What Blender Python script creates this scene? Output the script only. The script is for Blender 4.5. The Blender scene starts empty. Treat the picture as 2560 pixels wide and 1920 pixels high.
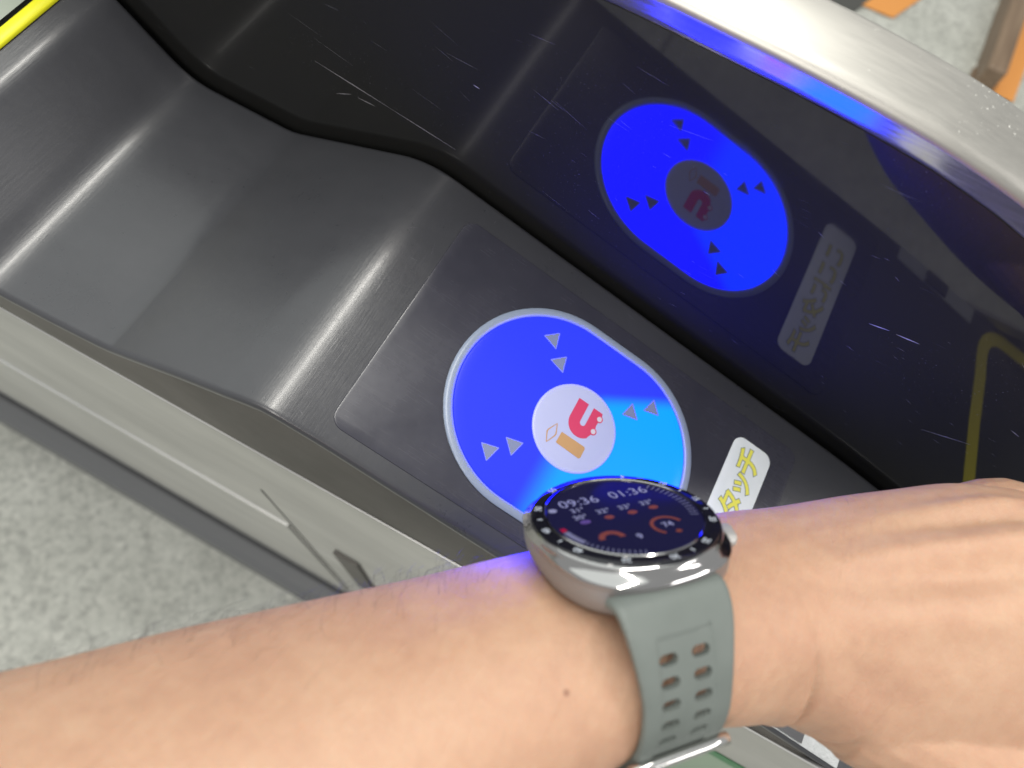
import bpy, bmesh, math, random
from mathutils import Vector, Matrix
random.seed(7)
R = math.radians
# ------------------------------------------------------------------ frames
# Everything is laid out in millimetres in a frame tied to the reader plate (x along the gate, y towards the
# dark side wall, z normal to the plate); the plate slopes 17.5 degrees, W() turns that frame upright, in metres.
TH = R(17.5); CT, ST = math.cos(TH), math.sin(TH)
FLOOR = -850.0
def W(p):
    x, y, z = p
    return Vector((CT*x + ST*z, y, -ST*x + CT*z - FLOOR)) * 0.001
def Wd(v):
    x, y, z = v
    return Vector((CT*x + ST*z, y, -ST*x + CT*z))
def G(h, y, g):                      # point given along the level gate axis
    return Vector((h, y, g - FLOOR)) * 0.001
def PG(h, y, g):                     # same point in the plate frame (mm)
    return Vector((CT*h - ST*g, y, ST*h + CT*g))

# ------------------------------------------------------------------ camera, world, lamps, exposure
sc = bpy.context.scene
cd = bpy.data.cameras.new('camera'); cam = bpy.data.objects.new('camera', cd); sc.collection.objects.link(cam)
right = Wd((0.81557161, 0.46956565, 0.33815831)); down = Wd((0.55743674, -0.79435029, -0.24139573)); fwd = Wd((0.15526501, 0.38537737, -0.90960269))
m = Matrix((right, -down, -fwd)).transposed().to_4x4()
m.translation = W((-67.7978865, -158.98448542, 236.5565637))
cam.matrix_world = m
cd.sensor_width = 36; cd.lens = 1833.02/2560*36; cd.clip_start = 0.01; cd.clip_end = 60
cd.dof.use_dof = True; cd.dof.focus_distance = 0.232; cd.dof.aperture_fstop = 11.0
sc.camera = cam

wd = bpy.data.worlds.new('World'); sc.world = wd; wd.use_nodes = True
wn = wd.node_tree; wn.nodes.clear()
bg = wn.nodes.new('ShaderNodeBackground'); wo = wn.nodes.new('ShaderNodeOutputWorld')
bg.inputs[0].default_value = (0.98, 1.0, 0.985, 1); bg.inputs[1].default_value = 0.50
wn.links.new(bg.outputs[0], wo.inputs[0])

def area(name, loc, target, sx, sy, power, col=(1, 1, 1), roll=None):
    l = bpy.data.lights.new(name, 'AREA'); l.shape = 'RECTANGLE'; l.size = sx; l.size_y = sy; l.energy = power; l.color = col
    o = bpy.data.objects.new(name, l); sc.collection.objects.link(o)
    z = (Vector(loc) - Vector(target)).normalized(); y = Vector(roll or (0, 1, 0)); x = y.cross(z).normalized(); y = z.cross(x)
    mm = Matrix((x, y, z)).transposed().to_4x4(); mm.translation = loc; o.matrix_world = mm
    return o
base = W((-60, -60, 0))
def along(d, dist): return base + Wd(Vector(d).normalized())*dist
# ceiling tubes (long in y), out of the frame
area('ceiling_tube', along((-0.33, 0.30, 0.87), 1.9), base, 0.06, 2.3, 40, (1, 0.97, 0.9))
area('ceiling_tube', along((0.62, 0.20, 0.72), 2.1), base, 0.12, 1.3, 12, (1, 0.97, 0.94))
area('ceiling_panel', along((-0.25, -0.85, 0.75), 1.9), base, 0.16, 1.3, 15, (1, 0.96, 0.9))
area('ceiling_panel', along((-0.9, 0.5, 0.75), 2.2), base, 3.4, 3.2, 28, (0.93, 1, 0.95))

sc.view_settings.view_transform = 'Standard'; sc.view_settings.look = 'None'
sc.view_settings.gamma = 1; sc.view_settings.exposure = 0; sc.view_settings.use_curve_mapping = False
sc.cycles.use_denoising = True
sc.cycles.max_bounces = 8; sc.cycles.sample_clamp_indirect = 6

# ------------------------------------------------------------------ materials
def mat(name, col=(0.5, 0.5, 0.5), rough=0.5, metal=0.0, coat=0.0, emis=None, estr=0, ior=1.5, sss=0, sssr=None, aniso=0, spec=0.5, trans=0):
    M = bpy.data.materials.new(name); M.use_nodes = True
    b = M.node_tree.nodes['Principled BSDF']
    b.inputs['Base Color'].default_value = (*col, 1); b.inputs['Roughness'].default_value = rough
    b.inputs['Metallic'].default_value = metal; b.inputs['IOR'].default_value = ior
    b.inputs['Coat Weight'].default_value = coat; b.inputs['Specular IOR Level'].default_value = spec
    b.inputs['Coat Roughness'].default_value = 0.08
    b.inputs['Anisotropic'].default_value = aniso
    b.inputs['Transmission Weight'].default_value = trans
    if emis: b.inputs['Emission Color'].default_value = (*emis, 1); b.inputs['Emission Strength'].default_value = estr
    if sss:
        b.inputs['Subsurface Weight'].default_value = sss; b.inputs['Subsurface Radius'].default_value = sssr; b.inputs['Subsurface Scale'].default_value = 0.0025
    return M
class N:
    def __init__(s, M): s.M = M; s.t = M.node_tree; s.b = s.t.nodes['Principled BSDF']
    def n(s, typ, **k):
        o = s.t.nodes.new(typ)
        for a, v in k.items():
            if a.startswith('i_'): o.inputs[a[2:].replace('_', ' ')].default_value = v
            elif a.startswith('x'): o.inputs[int(a[1:])].default_value = v
            else: setattr(o, a, v)
        return o
    def l(s, a, b): s.t.links.new(a, b)
    def pos(s, scale=(1, 1, 1), rot=(0, 0, 0)):
        g = s.n('ShaderNodeNewGeometry'); mp = s.n('ShaderNodeMapping'); mp.inputs['Scale'].default_value = scale; mp.inputs['Rotation'].default_value = rot
        s.l(g.outputs['Position'], mp.inputs[0]); return mp.outputs[0]
    def noise(s, vec, scale, detail=3, rough=0.5):
        o = s.n('ShaderNodeTexNoise', i_Scale=scale, i_Detail=detail, i_Roughness=rough); s.l(vec, o.inputs['Vector']); return o.outputs[0]
    def ramp(s, f, stops):
        r = s.n('ShaderNodeValToRGB'); e = r.color_ramp.elements
        e[0].position, e[0].color = stops[0][0], (*stops[0][1], 1); e[1].position, e[1].color = stops[-1][0], (*stops[-1][1], 1)
        for p, c in stops[1:-1]: q = e.new(p); q.color = (*c, 1)
        s.l(f, r.inputs[0]); return r.outputs[0]
    def mr(s, f, a, b, c, d):
        r = s.n('ShaderNodeMapRange'); r.inputs[1].default_value = a; r.inputs[2].default_value = b; r.inputs[3].default_value = c; r.inputs[4].default_value = d
        s.l(f, r.inputs[0]); return r.outputs[0]
    def bump(s, f, strength, dist):
        r = s.n('ShaderNodeBump', i_Strength=strength, i_Distance=dist); s.l(f, r.inputs['Height']); s.l(r.outputs[0], s.b.inputs['Normal']); return r
    def math(s, op, a, b=None, c=None):
        r = s.n('ShaderNodeMath', operation=op)
        for i, v in enumerate((a, b, c)):
            if v is None: continue
            if isinstance(v, (int, float)): r.inputs[i].default_value = v
            else: s.l(v, r.inputs[i])
        return r.outputs[0]
g3 = lambda v: (v, v, v)
TILT = (0, TH, 0)     # brings gate-level coordinates onto the sloping plate axes

def cover_mat():
    M = mat('black_moulded_plastic', (0.035, 0.035, 0.038), 0.3); k = N(M)
    p = k.pos((300, 300, 300)); n1 = k.noise(p, 1.2, 6, 0.7)
    dirt = k.noise(k.pos((14, 26, 14)), 1, 5, 0.65)
    sx = k.noise(k.pos((30, 800, 30), (0, 0, R(35))), 1, 2)
    k.l(k.ramp(dirt, [(0.3, (0.040, 0.041, 0.047)), (0.7, (0.050, 0.051, 0.058))]), k.b.inputs['Base Color'])
    r = k.math('ADD', k.mr(k.math('ADD', k.math('MULTIPLY', dirt, 0.5), k.math('MULTIPLY', n1, 0.5)), 0.3, 0.7, 0.25, 0.36), k.mr(sx, 0.4, 0.7, -0.004, 0.004)); k.l(r, k.b.inputs['Roughness'])
    k.bump(k.math('ADD', n1, k.math('MULTIPLY', k.noise(k.pos((1500, 90, 900), (0, TH, R(20))), 1, 3, 0.7), 1.0)), 0.17, 0.00025); k.b.inputs['Coat Weight'].default_value = 0.28; k.b.inputs['Coat Roughness'].default_value = 0.17; return M
def wall_mat():
    M = mat('black_acrylic', (0.008, 0.008, 0.0095), 0.03, ior=1.5); k = N(M)
    sm = k.noise(k.pos((90, 90, 90)), 1, 6, 0.7); st = k.noise(k.pos((40, 10, 900), (0, R(-32), 0)), 1, 2, 0.6)
    f = k.math('MULTIPLY', k.mr(st, 0.66, 0.74, 0, 1), k.mr(sm, 0.5, 0.62, 0, 1))
    dots = k.noise(k.pos((1500, 1500, 1500)), 1, 1); patch = k.noise(k.pos((16, 16, 16)), 1, 2)
    f2 = k.math('MULTIPLY', k.mr(dots, 0.70, 0.78, 0, 1), k.mr(patch, 0.5, 0.65, 0, 0.5))
    ft = k.math('MINIMUM', k.math('ADD', k.math('MULTIPLY', f, 0.16), f2), 1.0)
    k.l(k.ramp(ft, [(0, (0.016, 0.016, 0.0155)), (1, (0.20, 0.20, 0.22))]), k.b.inputs['Base Color'])
    k.l(k.mr(sm, 0.3, 0.7, 0.02, 0.06), k.b.inputs['Roughness']); return M
def steel_mat(name, col=(0.62, 0.61, 0.57), rough=0.3, flecks=0.0, brush=(6, 900, 900)):
    M = mat(name, col, rough, metal=0.92, aniso=0.0); k = N(M)
    br = k.noise(k.pos(brush), 1, 3, 0.6); bl = k.noise(k.pos((9, 20, 20)), 1, 4, 0.6)
    c = k.ramp(k.math('ADD', k.math('MULTIPLY', br, 0.14), k.math('MULTIPLY', bl, 0.86)), [(0.3, tuple(v*0.86 for v in col)), (0.7, tuple(min(1, v*1.1) for v in col))])
    if flecks:
        fl = k.math('MULTIPLY', k.mr(k.noise(k.pos((1300, 1100, 1300), (0, 0, 0.5)), 1, 2, 0.7), 0.66, 0.72, 0, 1), k.mr(k.noise(k.pos((45, 60, 45)), 1, 3, 0.6), 0.5, 0.62, 0, flecks))
        mx = k.n('ShaderNodeMix', data_type='RGBA'); k.l(fl, mx.inputs[0]); k.l(c, mx.inputs[6]); mx.inputs[7].default_value = (0.95, 0.95, 0.9, 1); c = mx.outputs[2]
        k.l(k.math('ADD', k.mr(br, 0.3, 0.7, rough-0.02, rough+0.03), k.math('MULTIPLY', fl, 0.4)), k.b.inputs['Roughness'])
    else: k.l(k.mr(br, 0.3, 0.7, rough-0.06, rough+0.08), k.b.inputs['Roughness'])
    k.l(c, k.b.inputs['Base Color']); k.bump(br, 0.02, 0.0001); return M
def floor_mat():
    M = mat('terrazzo', (0.4, 0.4, 0.37), 0.35); k = N(M)
    a = k.noise(k.pos((90, 90, 90)), 1, 4, 0.75); b = k.noise(k.pos((7, 7, 7)), 1, 4, 0.6)
    v = k.n('ShaderNodeTexVoronoi', i_Scale=110.0); k.l(k.pos(), v.inputs['Vector'])
    sp = k.math('ADD', k.math('MULTIPLY', a, 0.7), k.math('MULTIPLY', v.outputs['Color'], 0.3))
    c = k.ramp(sp, [(0.34, (0.37, 0.37, 0.34)), (0.50, (0.50, 0.505, 0.46)), (0.66, (0.59, 0.59, 0.54))])
    mx = k.n('ShaderNodeMix', data_type='RGBA', blend_type='MULTIPLY'); mx.inputs[0].default_value = 1; k.l(c, mx.inputs[6])
    k.l(k.ramp(b, [(0.3, (0.80, 0.80, 0.79)), (0.65, (1, 1, 1))]), mx.inputs[7]); k.l(mx.outputs[2], k.b.inputs['Base Color']); return M
def skin_mat():
    M = mat('skin', (0.6, 0.36, 0.24), 0.48, sss=0.35, sssr=(1.0, 0.35, 0.2), spec=0.4); k = N(M)
    big = k.noise(k.pos((38, 38, 38)), 1, 4, 0.6); sm = k.noise(k.pos((260, 260, 260)), 1, 4, 0.65)
    f = k.math('ADD', k.math('MULTIPLY', big, 0.65), k.math('MULTIPLY', sm, 0.35))
    c = k.ramp(f, [(0.32, (0.395, 0.222, 0.148)), (0.5, (0.45, 0.268, 0.178)), (0.68, (0.495, 0.315, 0.213))])
    # a small mole on the forearm
    mole = k.n('ShaderNodeVectorMath', operation='DISTANCE'); g = k.n('ShaderNodeNewGeometry'); k.l(g.outputs['Position'], mole.inputs[0]); mole.inputs[1].default_value = MOLE
    mx = k.n('ShaderNodeMix', data_type='RGBA'); k.l(k.mr(mole.outputs['Value'], 0.0004, 0.0009, 0.6, 0), mx.inputs[0]); k.l(c, mx.inputs[6]); mx.inputs[7].default_value = (0.16, 0.06, 0.04, 1)
    k.l(mx.outputs[2], k.b.inputs['Base Color'])
    # fine skin grain, with folds running across the arm
    u = Wd(U); ang = math.atan2(u.y, u.x)
    fo = k.noise(k.pos((560, 110, 110), (0, 0, -ang)), 1, 4, 0.65); gr = k.noise(k.pos((1500, 1500, 1500)), 1, 2, 0.6)
    vo = k.n('ShaderNodeTexVoronoi', i_Scale=1100.0, feature='DISTANCE_TO_EDGE'); k.l(k.pos(), vo.inputs['Vector'])
    h = k.math('ADD', k.math('ADD', k.math('MULTIPLY', fo, 0.8), k.math('MULTIPLY', gr, 0.16)), k.math('MULTIPLY', k.math('MINIMUM', vo.outputs[0], 0.15), 0.6))
    k.bump(h, 0.5, 0.0009); k.l(k.mr(sm, 0.3, 0.7, 0.42, 0.58), k.b.inputs['Roughness']); return M
def rubber_mat():
    M = mat('sage_rubber', (0.20, 0.225, 0.195), 0.55); k = N(M)
    n1 = k.noise(k.pos((2600, 2600, 2600)), 1, 2); d = k.noise(k.pos((60, 60, 60)), 1, 4)
    k.l(k.ramp(d, [(0.3, (0.110, 0.127, 0.118)), (0.7, (0.138, 0.156, 0.146))]), k.b.inputs['Base Color']); k.bump(n1, 0.15, 0.00012); return M
def light_mat():
    # LED ring behind milky plastic: deep blue, with a cyan sector between the lit LEDs towards +x
    M = mat('blue_led_diffuser', (0.006, 0.01, 0.06), 0.25, spec=0.25); k = N(M)
    t = k.n('ShaderNodeTexCoord'); s = k.n('ShaderNodeSeparateXYZ'); k.l(t.outputs['Object'], s.inputs[0])
    # object coords are metres in the upright frame relative to the ring centre; undo the slope
    xx = k.math('ADD', k.math('MULTIPLY', s.outputs[0], CT), k.math('MULTIPLY', s.outputs[2], -ST))
    edge = k.math('SUBTRACT', k.math('ADD', k.math('MULTIPLY', xx, 0.62), 0.0142), s.outputs[1])
    f = k.math('MULTIPLY', k.mr(edge, -0.0025, 0.0055, 0, 1), k.mr(xx, -0.008, 0.005, 0, 1))
    sm = k.n('ShaderNodeMapRange', interpolation_type='SMOOTHSTEP'); k.l(f, sm.inputs[0])
    c = k.ramp(sm.outputs[0], [(0, (0.0012, 0.0020, 1.0)), (1, (0.0001, 0.0165, 1.0))])
    k.l(c, k.b.inputs['Emission Color']); k.b.inputs['Emission Strength'].default_value = 24.0; return M

# ------------------------------------------------------------------ object helpers
def finish(o, parent=None, base=None):
    if parent: o.parent = parent
def mesh_obj(name, pts, faces, M, parent=None, smooth=False, base=None, autos=None):
    """pts are world-space metres; stored relative to the parent (or base)."""
    org = parent_org(parent) if parent else (Vector(base) if base is not None else Vector((0, 0, 0)))
    me = bpy.data.meshes.new(name); me.from_pydata([tuple(Vector(p) - org) for p in pts], [], faces); me.update()
    bm = bmesh.new(); bm.from_mesh(me); bmesh.ops.remove_doubles(bm, verts=bm.verts, dist=1e-7); bmesh.ops.recalc_face_normals(bm, faces=bm.faces); bm.to_mesh(me); bm.free()
    me.materials.append(M)
    o = bpy.data.objects.new(name, me); sc.collection.objects.link(o)
    if parent: o.parent = parent
    elif base is not None: o.location = base
    if smooth or autos is not None:
        for p in me.polygons: p.use_smooth = True
        if autos is not None: me.set_sharp_from_angle(angle=R(autos))
    return o
def parent_org(p):
    v = Vector((0, 0, 0))
    while p: v = v + p.location; p = p.parent
    return v
def thing(name, label, cat, loc, group=None):
    o = bpy.data.objects.new(name, None); sc.collection.objects.link(o); o.empty_display_size = 0.02
    o.location = loc; o['label'] = label; o['category'] = cat
    if group: o['group'] = group
    return o
def grid(rows, closed_u=False, closed_v=False, caps=False):
    n, mcount = len(rows), len(rows[0]); pts = [p for r in rows for p in r]; f = []
    for i in range(n if closed_u else n-1):
        for j in range(mcount if closed_v else mcount-1):
            a, b = i, (i+1) % n; c, d = j, (j+1) % mcount
            f.append((a*mcount+c, b*mcount+c, b*mcount+d, a*mcount+d))
    if caps:
        f.append(tuple(range(mcount))[::-1]); f.append(tuple((n-1)*mcount+j for j in range(mcount)))
    return pts, f
def stack(loops, T, cap0=True, cap1=True):
    """closed loops of local mm points joined in order"""
    rows = [[T(p) for p in L] for L in loops]; pts, f = grid(rows, closed_v=True)
    mc = len(loops[0])
    if cap0: f.append(tuple(range(mc))[::-1])
    if cap1: f.append(tuple((len(loops)-1)*mc+j for j in range(mc)))
    return pts, f
def rrect(x0, x1, y0, y1, r, z=0, seg=6, inset=0):
    x0 += inset; x1 -= inset; y0 += inset; y1 -= inset; r = max(0.05, r-inset); L = []
    for cx, cy, a0 in ((x1-r, y1-r, 0), (x0+r, y1-r, 90), (x0+r, y0+r, 180), (x1-r, y0+r, 270)):
        for i in range(seg+1):
            a = R(a0 + 90*i/seg); L.append((cx+r*math.cos(a), cy+r*math.sin(a), z))
    return L
def stad(s, r, z, cy=-60, seg=40):
    L = []
    for i in range(seg+1): a = R(-90+180*i/seg); L.append((s+r*math.cos(a), cy+r*math.sin(a), z))
    for i in range(seg+1): a = R(90+180*i/seg); L.append((-s+r*math.cos(a), cy+r*math.sin(a), z))
    return L
def circ(cx, cy, r, z, seg=64): return [(cx+r*math.cos(2*math.pi*i/seg), cy+r*math.sin(2*math.pi*i/seg), z) for i in range(seg)]
def slab(name, outline, z0, z1, M, parent, T=W, bev=0.0):
    """flat piece with real thickness from a 2D outline, its top edge bevelled"""
    loops = [[(x, y, z0) for x, y in outline]]
    if bev:
        cx = sum(p[0] for p in outline)/len(outline); cy = sum(p[1] for p in outline)/len(outline)
        loops.append([(x, y, z1-bev) for x, y in outline])
        def ins(x, y):
            d = math.hypot(x-cx, y-cy) or 1; return (x-(x-cx)/d*bev, y-(y-cy)/d*bev, z1)
        loops.append([ins(x, y) for x, y in outline])
    else: loops.append([(x, y, z1) for x, y in outline])
    pts, f = stack(loops, T); return mesh_obj(name, pts, f, M, parent)
def ringsolid(name, outer, inner, prof, M, parent, T=W, smooth=True):
    """outer/inner are functions z->loop; prof a list of (t, z): t=0 outer, 1 inner"""
    loops = []
    for t, z in prof:
        o, i = outer, inner
        loops.append([(a[0]+(b[0]-a[0])*t, a[1]+(b[1]-a[1])*t, z) for a, b in zip(o, i)])
    rows = [[T(p) for p in L] for L in loops]; pts, f = grid(rows, closed_u=True, closed_v=True)
    return mesh_obj(name, pts, f, M, parent, autos=40)
_fc = {}
def text_mesh(s, size, bold=0.0, font=None):
    cu = bpy.data.curves.new('tmp', 'FONT'); cu.body = s; cu.size = size; cu.align_x = 'CENTER'; cu.align_y = 'CENTER'; cu.offset = bold; cu.resolution_u = 4
    o = bpy.data.objects.new('tmp', cu); sc.collection.objects.link(o); bpy.context.view_layer.update()
    dg = bpy.context.evaluated_depsgraph_get(); me = o.evaluated_get(dg).to_mesh()
    v = [tuple(p.co) for p in me.vertices]; f = [tuple(p.vertices) for p in me.polygons]
    o.evaluated_get(dg).to_mesh_clear(); bpy.data.objects.remove(o); bpy.data.curves.remove(cu)
    return v, f
def lettering(name, s, size, place, M, parent, bold=0.0, split=False):
    v, f = text_mesh(s, size, bold); return mesh_obj(name, [place(x, y) for x, y, _ in v], f, M, parent)
def tube_pts(path, rad, seg=8):
    rows = []
    for i, p in enumerate(path):
        a = Vector(path[max(0, i-1)]); b = Vector(path[min(len(path)-1, i+1)]); t = (b-a).normalized()
        n = t.cross(Vector((0.12, 0.3, 0.9))).normalized(); q = t.cross(n)
        rr = rad[i] if isinstance(rad, (list, tuple)) else rad
        rows.append([Vector(p)+(n*math.cos(2*math.pi*k/seg)+q*math.sin(2*math.pi*k/seg))*rr for k in range(seg)])
    return grid(rows, closed_v=True, caps=True)

# ------------------------------------------------------------------ watch / arm frame
Cw = Vector((-6.164, -107.785, 90.259)); U = Vector((0.74016847, 0.67242057, -0.00110419)); V = Vector((-0.34564311, 0.37905786, -0.85839733)); Nn = Vector((-0.57678547, 0.63574029, 0.51298421))
def WT(p): return W(Cw + U*p[0] + V*p[1] + Nn*p[2])
ARM = [(-190, -16.2, 38.0, 46), (-150, -18.4, 35.0, 42), (-120, -15.9, 32.0, 40), (-95, -11.7, 28.5, 38), (-75, -9.0, 26.0, 36), (-55, -6.4, 24.0, 33), (-40, -4.5, 22.5, 31), (-25, -2.4, 21.0, 29.5), (-10, 0.2, 18.3, 28), (5, 0.4, 17.9, 27.6), (20, -2.0, 20.2, 28), (32, -3.8, 21.8, 28.5), (42, -6.2, 24.0, 30), (52, -10.9, 28.0, 32), (62, -15.4, 33.2, 33), (72, -19.0, 37.4, 34), (85, -21.5, 39.8, 35), (100, -22.0, 40.0, 35), (115, -23.5, 38, 34)]
# the wrist is bent back a little past the watch: axis positions every millimetre
FWp = Vector((0.15526501, 0.38537737, -0.90960269)); AXIS = []
c_ = Cw-Nn*31-U*200
for i_ in range(400):
    s__ = i_-200; t_ = min(1, max(0, (s__-22)/40)); t_ = t_*t_*(3-2*t_); d_ = (U-FWp*0.38*t_).normalized()
    n_ = (Nn-d_*d_.dot(Nn)).normalized(); AXIS.append((c_.copy(), d_, n_, n_.cross(d_))); c_ = c_+d_
def AF(p):          # arm frame: distance along the arm, across, towards the back of the hand
    f_ = max(0, min(398.999, p[0]+200)); i_ = int(f_); t_ = f_-i_; A_, B_ = AXIS[i_], AXIS[i_+1]
    return W(A_[0].lerp(B_[0], t_)+A_[3].lerp(B_[3], t_)*p[1]+A_[2].lerp(B_[2], t_)*p[2])
def arm_at(s, i):
    for a, b in zip(ARM, ARM[1:]):
        if a[0] <= s <= b[0]:
            t = (s-a[0])/(b[0]-a[0]); return a[i]+(b[i]-a[i])*t
def arm_pt(s, phi, off=0):           # phi 90 = back of the wrist, -180/180 towards camera side
    cn, an, av = arm_at(s, 1), arm_at(s, 2)+off, arm_at(s, 3)+off
    return Vector((s, av*math.cos(phi), cn+an*math.sin(phi)))
def AW(s, phi, off=0): return AF(arm_pt(s, phi, off))
MOLE = (0, 0, 0)

# ------------------------------------------------------------------ the setting: floor
FM = floor_mat()
S = 4.0
fl = mesh_obj('floor', [G(h, y, FLOOR) for h, y in ((-5000, -5000), (6000, -5000), (6000, 8000), (-5000, 8000))], [(0, 1, 2, 3)], FM); fl['kind'] = 'structure'
joint = mat('floor_joint', (0.16, 0.16, 0.15), 0.7)
def strip(name, pts, M, lift=4):
    q = [G(h, y, FLOOR+lift) for h, y in pts]; o = mesh_obj(name, q, [tuple(range(len(q)))], M); o['kind'] = 'structure'; return o
# joint running square to the gate and one along it
for a, b in (((-300, -3000), (-190, -120)),):
    d = (Vector((b[0], b[1]))-Vector((a[0], a[1]))).normalized()*3; nn = (-d.y, d.x)
    strip('floor_joint', [(a[0]-nn[0], a[1]-nn[1]), (a[0]+nn[0], a[1]+nn[1]), (b[0]+nn[0], b[1]+nn[1]), (b[0]-nn[0], b[1]-nn[1])], joint, 2)
orange = mat('orange_floor_line', (0.72, 0.30, 0.07), 0.55)
strip('floor_line', [(100, 1500), (172, 1500), (330, 1900), (250, 1900)], orange)
strip('floor_line', [(418, 1400), (468, 1400), (478, 1800), (424, 1800)], orange)
strip('floor_mat', [(-300, 1470), (92, 1470), (240, 1900), (-300, 1900)], mat('dark_rubber_floor_mat', (0.07, 0.07, 0.065), 0.8), 3)

# low brown barrier beyond the gate
bt = thing('barrier_rail', 'low brown rail standing on the floor beside an orange line beyond the gate', 'rail', G(410, 1500, FLOOR))
brown = mat('brown_rail', (0.20, 0.135, 0.085), 0.5); brk = N(brown)
brk.l(brk.ramp(brk.noise(brk.pos((60, 5, 60)), 1, 3), [(0.3, (0.16, 0.105, 0.065)), (0.7, (0.25, 0.175, 0.115))]), brk.b.inputs['Base Color'])
def boxg(name, h0, h1, y0, y1, g0, g1, M, parent=None, b=1.5):
    L = rrect(h0, h1, y0, y1, max(b, 0.6)*1.2, 0, 3); loops = [[(x, y, g0) for x, y, _ in L], [(x, y, g1-b) for x, y, _ in L], [(x, y, g1) for x, y, _ in rrect(h0, h1, y0, y1, max(b, 0.6)*1.2, 0, 3, inset=b)]]
    pts, f = stack(loops, lambda p: G(*p)); return mesh_obj(name, pts, f, M, parent)
boxg('rail_body', 374, 414, 1380, 2200, FLOOR+0.3, FLOOR+70, brown, bt, 5)
boxg('rail_foot', 368, 420, 1400, 1450, FLOOR+0.1, FLOOR+8, brown, bt, 1)

# ------------------------------------------------------------------ the gate
gate = thing('ticket_gate', 'ticket gate with black touch panel, glowing blue reader and brushed steel housing', 'ticket gate', G(0, -60, FLOOR))
COVER = cover_mat(); WALL = wall_mat(); DARK = mat('black_gap', (0.006, 0.006, 0.007), 0.6)
STEEL = steel_mat('brushed_steel', (0.55, 0.54, 0.50), 0.34); HOOD = steel_mat('scuffed_steel', (0.46, 0.445, 0.415), 0.42, flecks=1.0)
LIP = steel_mat('polished_steel', (0.62, 0.60, 0.58), 0.18)
# profile of the moulded cover, nodes with fillet lengths
NODES = [(-262, -34.5, 0), (-233, -35.5, 4.5), (-199.5, -54.5, 11), (-152, -41.5, 5), (-97, 0.4, 13), (108, 0, 12), (250, -9, 0)]
def profile():
    out = []
    for i, (x, z, r) in enumerate(NODES):
        P = Vector((x, z))
        if r == 0: out.append(P); continue
        a = Vector(NODES[i-1][:2]); b = Vector(NODES[i+1][:2]); p0 = P+(a-P).normalized()*r; p1 = P+(b-P).normalized()*r
        for k in range(13):
            t = k/12; out.append(p0*(1-t)**2+P*2*t*(1-t)+p1*t*t)
    o2 = [out[0]]
    for p in out[1:]:
        n = max(1, int((p-o2[-1]).length/6)); q = o2[-1]
        for k in range(1, n+1): o2.append(q+(p-q)*k/n)
    return o2
PR = profile()
def zc(x):
    for a, b in zip(PR, PR[1:]):
        if a.x <= x <= b.x: return a.y+(b.y-a.y)*(x-a.x)/max(1e-6, b.x-a.x)
    return PR[-1].y
YF = [(-262, -121), (-191, -119), (-173, -118.4), (-144, -117), (-122, -115.8), (-105, -115.2), (-92, -113.8), (-70, -113.2), (100, -113), (250, -113)]
def yf(x):
    for a, b in zip(YF, YF[1:]):
        if a[0] <= x <= b[0]: return a[1]+(b[1]-a[1])*(x-a[0])/(b[0]-a[0])
    return YF[-1][1]
rows = []
for i, p in enumerate(PR):
    a = PR[max(0, i-1)]; b = PR[min(len(PR)-1, i+1)]; t = (b-a).normalized(); n = Vector((-t.y, t.x)); f = yf(p.x)
    sec = [(-3.3, -16), (-3.3, -1.6), (-3.5, -0.7), (-4.1, -0.15), (-5.2, 0), (-14, 0), (-40, 0), (-60, 0), (-80, 0), (-100, 0), (f+2.6, 0), (f+1.2, -0.15), (f+0.35, -0.7), (f, -1.7), (f+0.1, -3.4), (f+1.4, -3.8)]
    rows.append([W((p.x+n.x*d, y, p.y+n.y*d)) for y, d in sec])
pts, f = grid(rows); cov = mesh_obj('top_cover', pts, f, COVER, gate, autos=60); cov['label'] = 'black moulded plastic cover with rounded steps'
# bottom of the gap beside the wall
rows = [[W((p.x, -3.2, p.y-15)), W((p.x, -0.02, p.y-15))] for p in PR]
pts, f = grid(rows); mesh_obj('gap_seal', pts, f, DARK, gate)
# grey skirt under the cover edge, down to the steel side
GREY = mat('warm_grey_painted_metal', (0.115, 0.108, 0.098), 0.5, spec=0.15); kk = N(GREY)
kk.l(kk.ramp(kk.noise(kk.pos((25, 25, 25)), 1, 5, 0.7), [(0.3, (0.10, 0.094, 0.085)), (0.7, (0.135, 0.128, 0.117))]), kk.b.inputs['Base Color'])
YS = -115.0; GS = -47.0
rows = []
for p in PR:
    f_ = yf(p.x); a = W((p.x, f_+1.3, p.y-3.7)); hx = a.x*1000
    zt = a.z*1000+FLOOR
    rows.append([a, G(hx, YS+0.8+(f_+1.3-YS)*0.0, min(GS-3, zt-2))])
pts, f = grid(rows); mesh_obj('skirt', pts, f, GREY, gate, smooth=True)
# steel side with a rolled top edge
SIDE = steel_mat('brushed_steel_side', (0.60, 0.595, 0.58), 0.42)
sec = [(YS+3, GS-6), (YS+2.2, GS-1.2), (YS+1.4, GS-0.3), (YS+0.7, GS), (YS+0.1, GS-0.5), (YS-0.2, GS-1.4), (YS-0.2, -300), (YS+0.4, -300.5), (YS+0.4, -302.5), (YS-0.2, -303), (YS-0.2, FLOOR+0.5)]
rows = [[G(h, y, g) for y, g in sec] for h in (-900, -600, -300, -134, 60, 300, 700)]
pts, f = grid(rows); sp = mesh_obj('side_panel', pts, f, SIDE, gate, autos=30)
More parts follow.
